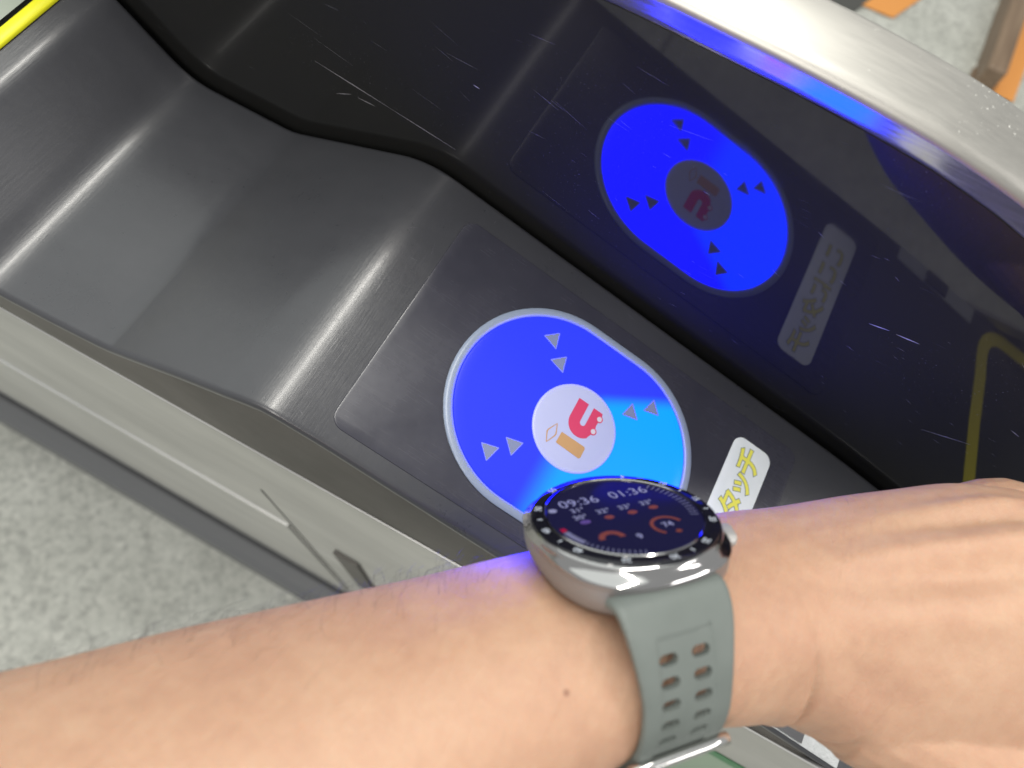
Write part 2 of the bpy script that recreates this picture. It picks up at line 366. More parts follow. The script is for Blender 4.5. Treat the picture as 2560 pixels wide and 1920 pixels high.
# door seam and small pull on the side panel
def vbox(name, h0, h1, y0, y1, g0, g1, M, parent): 
    p = [G(h, y, g) for h in (h0, h1) for y in (y0, y1) for g in (g0, g1)]
    return mesh_obj(name, p, [(0, 1, 3, 2), (4, 5, 7, 6), (0, 1, 5, 4), (2, 3, 7, 6), (0, 2, 6, 4), (1, 3, 7, 5)], M, parent)
door = vbox('door', -620, -141, YS-2.2, YS-0.3, -560, -243, SIDE, gate)
vbox('catch', -104, -86, YS-3.0, YS-0.35, -380, -236, GREY, gate)
vbox('seam', -137, -135.6, YS-0.5, YS-0.15, -520, -150, DARK, gate)
KICK = mat('dark_kick_plate', (0.13, 0.133, 0.14), 0.5)
boxg('kick_plate', -900, 700, -142, YS+2, FLOOR+0.2, FLOOR+230, KICK, gate, 8)
# green direction mark on the side
GREEN = mat('green_sticker', (0.02, 0.20, 0.06), 0.4); PALE = mat('pale_green_sticker', (0.30, 0.42, 0.30), 0.4)
def sticker(name, poly, M, y): 
    q = [G(h, y, g) for h, g in poly]+[G(h, y+0.25, g) for h, g in poly]; n = len(poly)
    return mesh_obj(name, q, [tuple(range(n)), tuple(range(n, 2*n))]+[(i, (i+1) % n, n+(i+1) % n, n+i) for i in range(n)], M, gate)
sticker('direction_sticker', [(117, -166), (300, -166), (300, -520), (190, -520), (128, -200)], PALE, YS-0.5)
sticker('sticker_border', [(113, -158), (300, -158), (300, -178), (137, -180), (196, -520), (180, -520)], GREEN, YS-0.8)

# dark acrylic wall behind the cover
EDGE = [(-420, 117.8), (-160, 117.8), (-90, 117.6), (-35, 117.1), (-8, 115.9), (15, 114.5), (34, 112.7), (50.2, 110.5), (66.6, 106.9), (79.4, 103), (92, 98), (105, 91), (117, 82.5), (130, 71), (141, 58), (151, 42), (158, 22), (162, -2), (164, -30), (165, -80), (165, -300)]
rows = []
for h, g in EDGE: rows.append([G(h, 0, g), G(h, 3, g), G(h, 3, min(g-5, -260)), G(h, 0, min(g-5, -260))])
pts, f = grid(rows, closed_v=True, caps=True); aw = mesh_obj('side_wall', pts, f, WALL, gate); aw['label'] = 'scratched glossy black acrylic wall mirroring the reader'
# steel hood over it
import itertools
def offset_curve(d):
    out = []
    for i, (h, g) in enumerate(EDGE):
        a = EDGE[max(0, i-1)]; b = EDGE[min(len(EDGE)-1, i+1)]; t = Vector((b[0]-a[0], b[1]-a[1])).normalized(); n = Vector((-t.y, t.x)); out.append((h+n.x*d, g+n.y*d))
    return out
hsec = [(0.9, -0.6), (0.15, 0.25), (-0.4, 2.4), (-1.6, 7.2), (-1.65, 8.1), (-1.2, 9.1), (-0.2, 9.9), (1.1, 10.3), (2.5, 10.45), (12, 10.5), (20.6, 10.45), (21.8, 10.2), (22.8, 9.5), (23.3, 8.4), (23.3, -30), (23.3, -120)]
def smooth_edge(ed):
    out = []
    for i in range(len(ed)-1):
        p0 = ed[max(0, i-1)]; p1 = ed[i]; p2 = ed[i+1]; p3 = ed[min(len(ed)-1, i+2)]
        k = 5 if 0 < i < len(ed)-2 else 1
        for j in range(k):
            t = j/k; out.append(tuple(0.5*((2*p1[c])+(-p0[c]+p2[c])*t+(2*p0[c]-5*p1[c]+4*p2[c]-p3[c])*t*t+(-p0[c]+3*p1[c]-3*p2[c]+p3[c])*t**3) for c in (0, 1)))
    return out+[ed[-1]]
E0 = EDGE; EDGE = smooth_edge(E0)
cols = [offset_curve(d) for _, d in hsec]
rows = [[G(cols[j][i][0], hsec[j][0], cols[j][i][1]) for j in range(len(hsec))] for i in range(len(EDGE))]
pts, f = grid(rows); n4 = 4; ptsl, fl4 = grid([r[:n4] for r in rows]); mesh_obj('hood_lip', ptsl, fl4, LIP, gate, autos=50)
pts, f = grid([r[n4-1:] for r in rows]); hd = mesh_obj('steel_hood', pts, f, HOOD, gate, autos=50); hd['label'] = 'brushed steel hood edge, scuffed on top'

# fine scratches on wall and cover (raised hairlines)
SCR = mat('scratch', (0.34, 0.33, 0.36), 0.5); sp_, sf_ = [], []
def scratch(a, b, w):      # plate frame points
    a, b = Vector(a), Vector(b); d = (b-a).normalized(); up = Vector((0, -1, 0)) if abs(a.y) < 1 and abs(b.y) < 1 else Vector((0, 0, 1))
    s_ = d.cross(up).normalized()*w/2; k = len(sp_)
    sp_.extend([W(a-s_*0.2+up*0.03), W(a+s_*0.2+up*0.03), W((a+b)/2+s_+up*0.03), W(b+s_*0.2+up*0.03), W(b-s_*0.2+up*0.03), W((a+b)/2-s_+up*0.03)]); sf_.append(tuple(range(k, k+6)))
for a, b, w in [((50.7, 66.9), (56.3, 69.9), .45), ((58.6, 70.4), (65.5, 73.2), .5), ((103.6, 41.1), (116.5, 50.4), .3), ((113.2, 67.9), (117.2, 67.8), .3),
                ((-148.7, 3.2), (-117.4, 7.1), .35), ((-118, 7.0), (-90.3, 10.3), .28), ((-138.4, -5.5), (-132.7, -0.2), .25), ((-130, .5), (-123, 2.6), .3), ((-94.6, 44.1), (-92.1, 44.4), .4)]:
    scratch((a[0], 0, a[1]), (b[0], 0, b[1]), w)
random.seed(3)
for _ in range(80):
    x = random.uniform(-190, 130); z = random.uniform(8, 95); a = R(random.gauss(2, 9)); l = random.uniform(1.5, 16) if x < -40 else random.uniform(0.8, 4)
    scratch((x, 0, z), (x+l*math.cos(a), 0, z+l*math.sin(a)), random.uniform(0.03, 0.07))
mesh_obj('scratch_marks', sp_, sf_, SCR, gate)['kind'] = 'stuff'
SCR2 = mat('fine_scratch', (0.16, 0.16, 0.18), 0.5); sp_, sf_ = [], []
for _ in range(260):
    x = random.uniform(-95, 100); y = random.uniform(-112, -6); a = R(random.choice([random.uniform(0, 360), random.gauss(150, 12)])); l = random.uniform(0.8, 7)
    x2, y2 = x+l*math.cos(a), y+l*math.sin(a)
    if any(-76 < q < 90 and -109 < r_ < -10 for q, r_ in ((x, y), (x2, y2))): continue
    if y2 > -6 or y2 < -111: continue
    scratch((x, y, zc(x)+0.01), (x2, y2, zc(x2)+0.01), random.uniform(0.05, 0.12))
mesh_obj('cover_scratches', sp_, sf_, SCR2, gate)['kind'] = 'stuff'

# yellow end strip of the cover and the pale flap beyond it
YEL = mat('yellow_plastic', (0.80, 0.78, 0.015), 0.4)
rows = []
for y in (-125, -90, -60, -30, 0):
    rows.append([W((x, y, z)) for x, z in ((-242.9, -34.6), (-243.2, -33.8), (-243.7, -33.5), (-247.3, -33.2), (-247.8, -33.5), (-248.1, -34.4))])
pts, f = grid(rows); mesh_obj('yellow_strip', pts, f, YEL, gate, autos=40)
flapM = mat('greenish_clear_panel', (0.32, 0.36, 0.30), 0.25); tealM = mat('teal_edge', (0.08, 0.36, 0.27), 0.4)
fl_ = mesh_obj('end_panel', [W(p) for p in ((-249.3, -125, -33), (-249.3, 0, -33), (-330, 0, -30), (-330, -125, -30))], [(0, 1, 2, 3)], flapM, gate)
rows = [[W((x, y, z)) for x, z in ((-257.4, -32.6), (-257.6, -31.9), (-259.6, -31.9), (-259.8, -32.6))] for y in (-125, 0)]
pts, f = grid(rows); mesh_obj('teal_strip', pts, f, tealM, fl_)

# reader plate
PLATE = mat('dark_reader_plate', (0.03, 0.03, 0.034), 0.26); k = N(PLATE)
dd = k.noise(k.pos((30, 30, 30)), 1, 5, 0.7); k.l(k.ramp(dd, [(0.3, (0.034, 0.034, 0.046)), (0.7, (0.046, 0.046, 0.060))]), k.b.inputs['Base Color'])  # blue cast in the base colour stands in for the ring's glow
ss = k.noise(k.pos((60, 1500, 60), (0, 0, R(-50))), 1, 2); k.l(k.math('ADD', k.mr(dd, 0.3, 0.7, 0.2, 0.3), k.mr(ss, 0.5, 0.7, 0, 0.03)), k.b.inputs['Roughness'])
X0, X1, Y0, Y1 = -72.8, 87.6, -105.9, -13.8
loops = [rrect(X0, X1, Y0, Y1, 5, -0.3), rrect(X0, X1, Y0, Y1, 5, 0.35), rrect(X0, X1, Y0, Y1, 5, 0.62, inset=0.22), rrect(X0, X1, Y0, Y1, 5, 0.7, inset=0.7)]
pts, f = stack(loops, W, cap0=False); plate = mesh_obj('reader_plate', pts, f, PLATE, gate, autos=35)
# milky rim, glowing ring, disc
RIM = mat('milky_rim', (0.26, 0.31, 0.41), 0.3, sss=0.2, sssr=(1, 1, 1)); S0, R0 = 10.56, 35.96
ringsolid('reader_rim', stad(S0, R0+3.2, 0), stad(S0, R0, 0), [(0, 0.6), (0, 1.35), (0.15, 1.75), (0.5, 1.9), (0.85, 1.75), (1, 1.3), (1, 0.6)], RIM, gate)
org = W((0, -60, 0.7))
loops = [stad(S0, R0+0.05, 0.65), stad(S0, R0-0.4, 1.35), stad(S0, R0-1.6, 1.55), stad(S0, R0-4, 1.62)]
pts, f = stack([[p for p in L] for L in loops], W, cap0=False)
me = bpy.data.meshes.new('reader_light'); me.from_pydata([tuple(p-org) for p in pts], [], f); me.materials.append(light_mat())
for q in me.polygons: q.use_smooth = True
me.set_sharp_from_angle(angle=R(25))
rl = bpy.data.objects.new('reader_light', me); sc.collection.objects.link(rl); rl.parent = gate; rl.location = org-gate.location
rl['label'] = 'glowing blue pill-shaped light with a cyan side'
DISC = mat('white_disc', (0.43, 0.45, 0.58), 0.35, sss=0.15, sssr=(1, 1, 1), emis=(0.25, 0.32, 1.0), estr=0.2)  # blue light of the ring painted in as tint and weak emission
loops = [circ(0, -60, 16.35, 1.4), circ(0, -60, 16.35, 1.9), circ(0, -60, 16.1, 2.15), circ(0, -60, 15.5, 2.25), circ(0, -60, 10, 2.3)]
pts, f = stack(loops, W, cap0=False); disc = mesh_obj('reader_disc', pts, f, DISC, gate, autos=50)
ARR = mat('grey_arrow', (0.17, 0.20, 0.24), 0.45, emis=(0.10, 0.12, 0.6), estr=0.3)  # weak blue emission imitates the ring's light on the grey
tris = [((-26.83, -36.43), (-21.86, -31.66), (-20.09, -38.41)), ((-20.32, -42.95), (-15.25, -38.03), (-13.53, -44.74)), ((13.41, -44.79), (15.16, -38.12), (20.07, -43.07)), ((20.1, -38.37), (22.12, -31.74), (26.75, -36.55))]
tris += [tuple((x, -120-y) for x, y in t) for t in tris]
for t in tris:
    cx = sum(p[0] for p in t)/3; cy = sum(p[1] for p in t)/3; o = []
    for i in range(3):      # rounded corners
        P = Vector(t[i]); A = Vector(t[i-1]); B = Vector(t[(i+1) % 3]); p0 = P+(A-P).normalized()*0.6; p1 = P+(B-P).normalized()*0.6
        for j in range(4): s_ = j/3; q = p0*(1-s_)**2+P*2*s_*(1-s_)+p1*s_*s_; o.append((q.x, q.y))
    slab('arrow', o, 1.5, 1.72, ARR, rl)
# logo on the disc
RED = mat('logo_red', (0.62, 0.045, 0.13), 0.4); ORG = mat('logo_orange', (0.52, 0.30, 0.13), 0.4); PINKW = mat('logo_white', (0.62, 0.58, 0.66), 0.4)
def prism(name, poly, z0, z1, M, parent):
    q = [W((x, y, z0)) for x, y in poly]+[W((x, y, z1)) for x, y in poly]; n = len(poly)
    return mesh_obj(name, q, [tuple(range(n))[::-1], tuple(range(n, 2*n))]+[(i, (i+1) % n, n+(i+1) % n, n+i) for i in range(n)], M, parent)
C = []
def arc(cx, cy, r, a0, a1, n=14): return [(cx+r*math.cos(R(a0+(a1-a0)*i/n)), cy+r*math.sin(R(a0+(a1-a0)*i/n))) for i in range(n+1)]
C = [(-3.9, -49.3), (0.35, -49.3)] + arc(1.55, -56.7, 1.15, 180, 360, 8) + [(2.7, -49.4), (6.6, -49.4), (6.9, -50.3), (6.5, -54.6), (7.0, -57.2), (5.4, -60.6)] + arc(1.55, -57.0, 5.45, -40, -180, 16)
prism('logo_curve', C, 2.2, 2.42, RED, disc)
for y in (-51.9, -57.3):
    prism('logo_wheel', arc(6.5, y, 1.35, 0, 348, 24), 2.25, 2.46, RED, disc); prism('logo_hub', arc(6.5, y, 0.95, 0, 345, 20), 2.3, 2.50, PINKW, disc)
prism('logo_bar', [(-3.7, -64.1), (6.2, -64.1), (6.75, -64.7), (6.75, -68.5), (6.2, -69), (-3.6, -68.7), (-3.85, -68.4)], 2.2, 2.42, ORG, disc)
dia = [(-6.4, -62.5), (-5.0, -65.9), (-5.1, -66.9), (-6.8, -70.5), (-7.2, -70.3), (-8.75, -66.99), (-8.65, -66.1), (-6.7, -62.4)]
cx, cy = -6.87, -66.5; inn = [((x-cx)*0.76+cx, (y-cy)*0.88+cy) for x, y in dia]; rows = [[W((x, y, 2.2)) for x, y in dia], [W((x, y, 2.42)) for x, y in dia], [W((x, y, 2.42)) for x, y in inn], [W((x, y, 2.2)) for x, y in inn]]
pts, f = grid(rows, closed_u=True, closed_v=True); mesh_obj('logo_diamond', pts, f, ORG, disc)
# touch sign
WHITE = mat('white_label', (0.8, 0.83, 0.82), 0.4); k = N(WHITE)
k.l(k.ramp(k.noise(k.pos((120, 120, 120)), 1, 4), [(0.3, (0.76, 0.81, 0.81)), (0.7, (0.84, 0.88, 0.88))]), k.b.inputs['Base Color'])
loops = [rrect(59.3, 77.4, -95, -22.4, 4.2, 0.6), rrect(59.3, 77.4, -95, -22.4, 4.2, 0.95), rrect(59.3, 77.4, -95, -22.4, 4.2, 1.05, inset=0.25)]
pts, f = stack(loops, W, cap0=False); sign = mesh_obj('touch_sign', pts, f, WHITE, gate, autos=40)
INK = mat('grey_outline_ink', (0.2, 0.24, 0.23), 0.5); YINK = mat('yellow_ink', (0.80, 0.76, 0.10), 0.5)
for ch, yc, sz in zip('ここにタッチ', (-81, -70.5, -60, -49.5, -40, -30.2), (11.5, 11.5, 11.5, 12, 11, 12)):
    pl = lambda z: (lambda tx, ty: W((69.2-ty, yc+tx, z)))
    lettering('letter_outline', ch, sz, pl(1.10), INK, sign, bold=0.55); lettering('letter', ch, sz, pl(1.16), YINK, sign, bold=0.26)
# yellow outline frame printed on the cover past the reader
rows = []
def qb(a, b, c, n=8): return [((1-t)**2*a[0]+2*t*(1-t)*b[0]+t*t*c[0], (1-t)**2*a[1]+2*t*(1-t)*b[1]+t*t*c[1]) for t in [i/n for i in range(n+1)]]
path = [(178, -14), (174, -34), (169, -58), (165, -82)]+qb((162.5, -93), (160, -106), (173, -108))+[(190, -109), (230, -110)]
sm = []
for i, (x, y) in enumerate(path):
    a = Vector(path[max(0, i-1)]); b = Vector(path[min(len(path)-1, i+1)]); t = (b-a).normalized(); n = Vector((-t.y, t.x))*3.6
    rows.append([W((x+n.x, y+n.y, zc(x+n.x)+0.15)), W((x-n.x, y-n.y, zc(x-n.x)+0.15))])
rows2 = []
for a, b in zip(rows, rows[1:]):
    for k_ in range(4): rows2.append([a[0].lerp(b[0], k_/4), a[1].lerp(b[1], k_/4)])
rows2.append(rows[-1]); pts, f = grid(rows2); mesh_obj('yellow_outline', pts, f, mat('yellow_print', (0.75, 0.66, 0.05), 0.5), gate)
# added pads near the front edge: silvery for lamp glare, black for the arm's reflection
SILV = mat('silver_grained_glare', (0.62, 0.64, 0.64), 0.3, metal=0.6); k = N(SILV); nz = k.noise(k.pos((900, 900, 900)), 1, 3, 0.7); k.bump(nz, 0.8, 0.0006)
def padc(name, poly, d, M):
    q = [W((x, y, zc(x)+d)) for x, y in poly]+[W((x, y, zc(x)-0.2)) for x, y in poly]; n = len(poly)
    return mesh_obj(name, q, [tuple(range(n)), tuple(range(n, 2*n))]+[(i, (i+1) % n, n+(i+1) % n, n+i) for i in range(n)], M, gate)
padc('glare_pad', [(99, -111.5), (99, -104), (150, -103), (150, -111.5)], 0.5, SILV)
padc('dark_reflection_pad', [(117.5, -111), (117.5, -104.5), (131, -104.5), (131, -111)], 1.2, COVER)

# ------------------------------------------------------------------ the arm and hand
def cat(pts, n):     # Catmull-Rom over tuples
    out = []
    for i in range(len(pts)-1):
        p0 = pts[max(0, i-1)]; p1 = pts[i]; p2 = pts[i+1]; p3 = pts[min(len(pts)-1, i+2)]
        for j in range(n):
            t = j/n; out.append(tuple(0.5*((2*p1[c])+(-p0[c]+p2[c])*t+(2*p0[c]-5*p1[c]+4*p2[c]-p3[c])*t*t+(-p0[c]+3*p1[c]-3*p2[c]+p3[c])*t**3) for c in range(len(p1))))
    return out+[tuple(pts[-1])]
secs = cat(ARM, 5)
NS = 72; rows = []
def bumpf(s, ph):
    """relief of the wrist: ulnar/radial hollows, tendons on the hand's back, snuffbox folds"""
    d = 0.0; deg = math.degrees(ph) % 360
    def bell(x, c, w): return math.exp(-((x-c)/w)**2)
    d += 1.5*bell(s, 33, 9)*bell(deg, 150, 22)            # wrist bone towards the camera
    d -= 1.6*bell(s, 52, 10)*bell(deg, 165, 14)            # hollow at the thumb base
    d += 1.6*bell(s, 75, 22)*bell(deg, 138, 8)             # thumb tendon
    d += 1.9*bell(s, 88, 26)*bell(deg, 114, 6) - 1.8*bell(s, 86, 26)*bell(deg, 125, 6)
    d += 1.3*bell(s, 100, 22)*bell(deg, 92, 5) - 1.3*bell(s, 98, 22)*bell(deg, 102, 4)
    d += 2.0*bell(s, 70, 18)*bell(deg, 215, 24)            # thenar swell
    c1 = 34.5-0.03*(deg-200); d -= 2.6*bell(s, c1, 1.2)*bell(deg, 214, 44); d += 0.8*bell(s, c1-3.2, 2.2)*bell(deg, 210, 40)
    c2 = 47-0.22*(deg-222); d -= 2.4*bell(s, c2, 1.3)*bell(deg, 226, 26); d += 0.7*bell(s, c2-3, 2)*bell(deg, 226, 22)
    c3 = 26; d -= 0.22*bell(s, c3+2*math.sin(deg/30), 1.0)*bell(deg, 190, 40)
    return d
NSEC = cat(ARM, 5); dense = []
for a, b in zip(NSEC, NSEC[1:]):
    k = 4 if 15 < a[0] < 75 else 2
    for j in range(k): t = j/k; dense.append(tuple(a[c]+(b[c]-a[c])*t for c in range(4)))
dense.append(NSEC[-1]); NS = 144
for s, cn, an, av in dense:
    r = []
    for j in range(NS):
        ph = 2*math.pi*j/NS; c, s_ = math.cos(ph), math.sin(ph); e = 2.25
        k = (abs(c)**e+abs(s_)**e)**(-1/e); d = bumpf(s, ph)
        r.append(AF((s, (av+d)*k*c, cn+(an+d)*k*s_)))
    rows.append(r)
# rounded knuckle end
s, cn, an, av = ARM[-1]
for kx, kr in ((4, 0.96), (8, 0.86), (11, 0.66), (13, 0.35)):
    rows.append([AF((s+kx, av*kr*math.cos(2*math.pi*j/NS), cn+an*kr*math.sin(2*math.pi*j/NS))) for j in range(NS)])
SKIN = None
# fingers and thumb: tapered chains fused into the hand by a voxel remesh
pts, f = grid(rows, closed_v=True, caps=True)
verts = list(pts); faces = list(f)
def chain(P, Rr, seg=20):
    P = cat([tuple(p)+(r,) for p, r in zip(P, Rr)], 6); path = [Vector(p[:3]) for p in P]; rr = [p[3] for p in P]
    rws = []; tprev = None; nrm = Vector((0, 1, 0))
    def ring(c, t, r):
        global _n
        n = (nrm-t*nrm.dot(t)).normalized(); q = t.cross(n); return [AF(c+(n*math.cos(2*math.pi*k/seg)+q*math.sin(2*math.pi*k/seg))*r) for k in range(seg)]
    t0 = (path[1]-path[0]).normalized(); tn = (path[-1]-path[-2]).normalized()
    rws.append(ring(path[0], t0, rr[0]*0.3))
    for i, c in enumerate(path):
        t = (path[min(len(path)-1, i+1)]-path[max(0, i-1)]).normalized(); rws.append(ring(c, t, rr[i]))
    for kx, kr in ((0.4, 0.92), (0.75, 0.66), (0.95, 0.3)): rws.append(ring(path[-1]+tn*rr[-1]*kx, tn, rr[-1]*kr))
    p_, f_ = grid(rws, closed_v=True, caps=True); k0 = len(verts); verts.extend(p_); faces.extend([tuple(i+k0 for i in q) for q in f_])
for v, ln, dn in ((-24, 1.0, 0), (-8, 1.08, 1), (8, 1.02, 0), (23, 0.86, -3)):
    chain([(98, v*0.9, -2+dn), (120, v, 1+dn), (120+20*ln, v, -13+dn), (118+17*ln, v, -33*ln+dn), (116+2*ln, v*0.95, -41*ln+dn), (104, v*0.9, -34*ln)], [11, 11, 9.5, 9, 8.2, 7.6])
chain([(58, -18, -22), (80, -27, -33), (100, -34, -41), (115, -36, -44), (127, -30, -45)], [14, 13.5, 11.5, 10, 8.5])
chain([(108, -6, -21), (117, -5, -21), (126, -4, -22)], [17, 18, 16])
person = None
me = bpy.data.meshes.new('person'); org = W(Cw-Nn*31); me.from_pydata([tuple(p-org) for p in verts], [], faces); me.update()
person = bpy.data.objects.new('person', me); sc.collection.objects.link(person); person.location = org
MOLE = tuple(AW(-42, R(200), 0)); 
rm = person.modifiers.new('remesh', 'REMESH'); rm.mode = 'VOXEL'; rm.voxel_size = 0.0006; rm.use_smooth_shade = True
smd = person.modifiers.new('smooth', 'SMOOTH'); smd.iterations = 2; smd.factor = 0.5
bpy.context.view_layer.update(); dg = bpy.context.evaluated_depsgraph_get(); ev = bpy.data.meshes.new_from_object(person.evaluated_get(dg))
person.modifiers.clear(); person.data = ev; ev.name = 'person'
for q in ev.polygons: q.use_smooth = True
# mole: nearest surface point to where the photo shows it
from mathutils.bvhtree import BVHTree
bvh = BVHTree.FromPolygons([v.co+org for v in ev.vertices], [tuple(q.vertices) for q in ev.polygons])
def pixray(px, py):
    d = (right*((px-1280)/1833.02)+down*((py-960)/1833.02)+fwd).normalized(); return m.translation.copy(), d
o_, d_ = pixray(1416, 1732); hitp = bvh.ray_cast(o_, d_)[0]
if hitp: MOLE = tuple(hitp)
SKIN = skin_mat(); ev.materials.clear(); ev.materials.append(SKIN)
person['label'] = 'bare forearm and hand of a person holding a wrist watch over the reader'; person['category'] = 'person'
# fine arm hair
HAIR = mat('arm_hair', (0.03, 0.02, 0.018), 0.4)
random.seed(11); hp, hf = [], []
for _ in range(420):
    s = random.uniform(-120, 2) if random.random() < 0.8 else random.uniform(-180, 70)
    deg = random.gauss(48, 20)
    c0 = AW(s, R(deg), 6); dirn = (AW(s, R(deg), 0)-c0).normalized(); hit_ = bvh.ray_cast(c0, dirn)
    if not hit_[0]: continue
    if -24 < s < 24 and 45 < deg < 215: continue
    p, nrm = hit_[0], hit_[1]
    if nrm.dot(dirn) > 0: nrm = -nrm
    tang = (Wd(U)*random.gauss(0.5, 0.3)+Wd(V)*random.gauss(0.5, 0.4)); tang = (tang-nrm*tang.dot(nrm)).normalized()
    l = random.uniform(0.003, 0.0075)*(1 if s < 10 else 0.45); lift = random.uniform(0.25, 0.75)
    a = p-nrm*0.0003; b = p+(tang*0.5+nrm*lift)*l*0.6; c = p+(tang*1.1+nrm*lift*0.8)*l
    q_, g_ = tube_pts([a, b, c], [0.000024, 0.00002, 0.000008], 3); k0 = len(hp); hp.extend(q_); hf.extend([tuple(i+k0 for i in r) for r in g_])
hair = mesh_obj('arm_hair', hp, hf, HAIR, person, smooth=True); hair['kind'] = 'stuff'

# ------------------------------------------------------------------ the watch
watch = thing('smart_watch', 'round black-faced smart watch in polished steel with sage green rubber strap on the wrist', 'watch', WT((0, 0, -10)))
CASE = mat('polished_steel_case', (0.47, 0.46, 0.46), 0.10, metal=1.0); CASEM = mat('satin_steel_case', (0.27, 0.265, 0.27), 0.36, metal=0.55)
kc = N(CASEM); kc.l(kc.mr(kc.noise(kc.pos((200, 200, 2000)), 1, 2), 0.3, 0.7, 0.32, 0.45), kc.b.inputs['Roughness'])
def sq(r, e, z, seg=96, ry=None):
    L = []
    for i in range(seg):
        a = 2*math.pi*i/seg; c, s_ = math.cos(a), math.sin(a); k = (abs(c)**e+abs(s_)**e)**(-1/e); L.append((r*k*c, (ry or r)*k*s_, z))
    return L
loops = [sq(19.4, 2, -0.3), sq(20.6, 2, -0.35), sq(21.0, 2.02, -0.8), sq(21.1, 2.06, -1.4), sq(21.0, 2.15, -1.9, ry=21.4), sq(21.05, 2.3, -2.6, ry=21.9), sq(21.1, 2.5, -3.1, ry=22.3), sq(21.0, 2.6, -3.6, ry=22.4)]
pts, f = stack(loops, WT, cap0=False, cap1=False); mesh_obj('bezel', pts, f, CASE, watch, autos=50)
loops = [sq(21.0, 2.6, -3.6, ry=22.4), sq(20.75, 2.65, -3.8, ry=22.2), sq(20.6, 2.7, -5.4, ry=21.9), sq(20.4, 2.7, -7.4, ry=21.8), sq(20.0, 2.6, -9.4, ry=21.4), sq(19.2, 2.5, -11.0, ry=20.6), sq(18.6, 2.4, -11.6, ry=20.0), sq(16.5, 2.2, -12.4, ry=17.5), sq(12, 2, -11.6)]
pts, f = stack(loops, WT, cap0=False); case = mesh_obj('case', pts, f, CASEM, watch, autos=50)
GLASS = mat('black_glass', (0.006, 0.006, 0.010), 0.03, ior=1.6)
loops = [circ(0, 0, 20.7, -0.6), circ(0, 0, 20.6, -0.2), circ(0, 0, 20.2, 0.05), circ(0, 0, 17.6, 0.2)]
pts, f = stack(loops, WT, cap0=False, cap1=False); gl = mesh_obj('bezel_glass', pts, f, GLASS, watch, autos=40)
ringsolid('inner_ring', circ(0, 0, 17.7, 0), circ(0, 0, 17.2, 0), [(0, 0.0), (0, 0.35), (0.5, 0.5), (1, 0.35), (1, 0.0)], CASE, watch, T=WT)
loops = [circ(0, 0, 17.3, 0.1), circ(0, 0, 16.8, 0.14), circ(0, 0, 8, 0.16)]
SCRN = mat('display_glass', (0.006, 0.006, 0.012), 0.12, ior=1.5, emis=(0.003, 0.0025, 0.028), estr=1.0)
pts, f = stack(loops, WT, cap0=False); disp = mesh_obj('display', pts, f, SCRN, watch, autos=40)
TXT = mat('display_text', (0.1, 0.1, 0.15), 0.3, emis=(0.13, 0.135, 0.26), estr=1.0); TXT2 = mat('display_text_dim', (0.1, 0.1, 0.12), 0.3, emis=(0.12, 0.125, 0.25), estr=1.0)
ORE = mat('display_orange', (0.10, 0.025, 0.01), 0.3, emis=(0.05, 0.014, 0.01), estr=1.0); GRE = mat('display_grey', (0.1, 0.1, 0.12), 0.3, emis=(0.03, 0.033, 0.11), estr=1.0); REE = mat('display_red', (0.2, 0.0, 0.0), 0.3, emis=(0.07, 0.005, 0.01), estr=1.0)
NUM = mat('bezel_numeral', (0.5, 0.54, 0.6), 0.3)
def plc(x0, y0, z, rot=0):
    c, s_ = math.cos(R(rot)), math.sin(R(rot)); return lambda x, y: WT((x0+x*c-y*s_, y0+x*s_+y*c, z))
lettering('clock_text', '09:36', 4.5, plc(-6.6, 8.9, 0.24, -2), TXT, disp, bold=0.0)
lettering('clock_text', '01:36', 4.5, plc(6.3, 8.7, 0.24, -2), TXT, disp, bold=0.0)
for t, x, y in (("31°", -8.7, 5.5), ("30°", -9.6, 2.4), ("32°", -3.6, 3.0), ("33°", 1.9, 2.8), ("33°", 7.5, 2.7)):
    lettering('temperature_text', t, 2.5, plc(x, y, 0.24), TXT2, disp, bold=0.03)
def flat(name, poly, z, M): 
    n = len(poly); q = [WT((x, y, z)) for x, y in poly]; return mesh_obj(name, q, [tuple(range(n))], M, disp)
for x, y in ((-3.7, 0.1), (2.2, 0.1), (7.8, 0.3)): flat('weather_icon', [(x+1.15*math.cos(a/12*math.pi)*(1+0.12*math.cos(a*2)), y+0.85*math.sin(a/12*math.pi)) for a in range(24)], 0.22, ORE)
flat('weather_icon', [(-9.6+1.3*math.cos(a/12*math.pi), 0.2+0.8*math.sin(a/12*math.pi)) for a in range(24)], 0.22, mat('display_violet', (0.05, 0.03, 0.1), 0.3, emis=(0.035, 0.02, 0.10), estr=1.0))
def arcband(name, cx, cy, r0, r1, a0, a1, z, M, n=30):
    rows = [[WT((cx+r*math.sin(R(a0+(a1-a0)*i/n)), cy+r*math.cos(R(a0+(a1-a0)*i/n)), z)) for r in (r0, r1)] for i in range(n+1)]
    p_, f_ = grid(rows); return mesh_obj(name, p_, f_, M, disp)
arcband('gauge', 6.2, -7.8, 3.1, 3.9, -140, 80, 0.22, ORE); arcband('gauge', -7.6, -8.1, 1.7, 3.0, -85, 95, 0.22, ORE)
lettering('gauge_text', '74', 2.6, plc(6.3, -7.6, 0.24, 0), TXT, disp, bold=0.05); lettering('gauge_text', '9', 2.6, plc(-2.0, -9.6, 0.24), TXT, disp, bold=0.06)
flat('gauge_dot', [(6.9+0.75*math.cos(a/6*math.pi), -10.8+0.6*math.sin(a/6*math.pi)) for a in range(12)], 0.23, ORE)
arcband('battery_arc', 0, 0, 15.0, 16.4, -118, -98, 0.22, GRE); arcband('battery_mark', 0, 0, 15.1, 16.3, -97, -92, 0.23, REE)
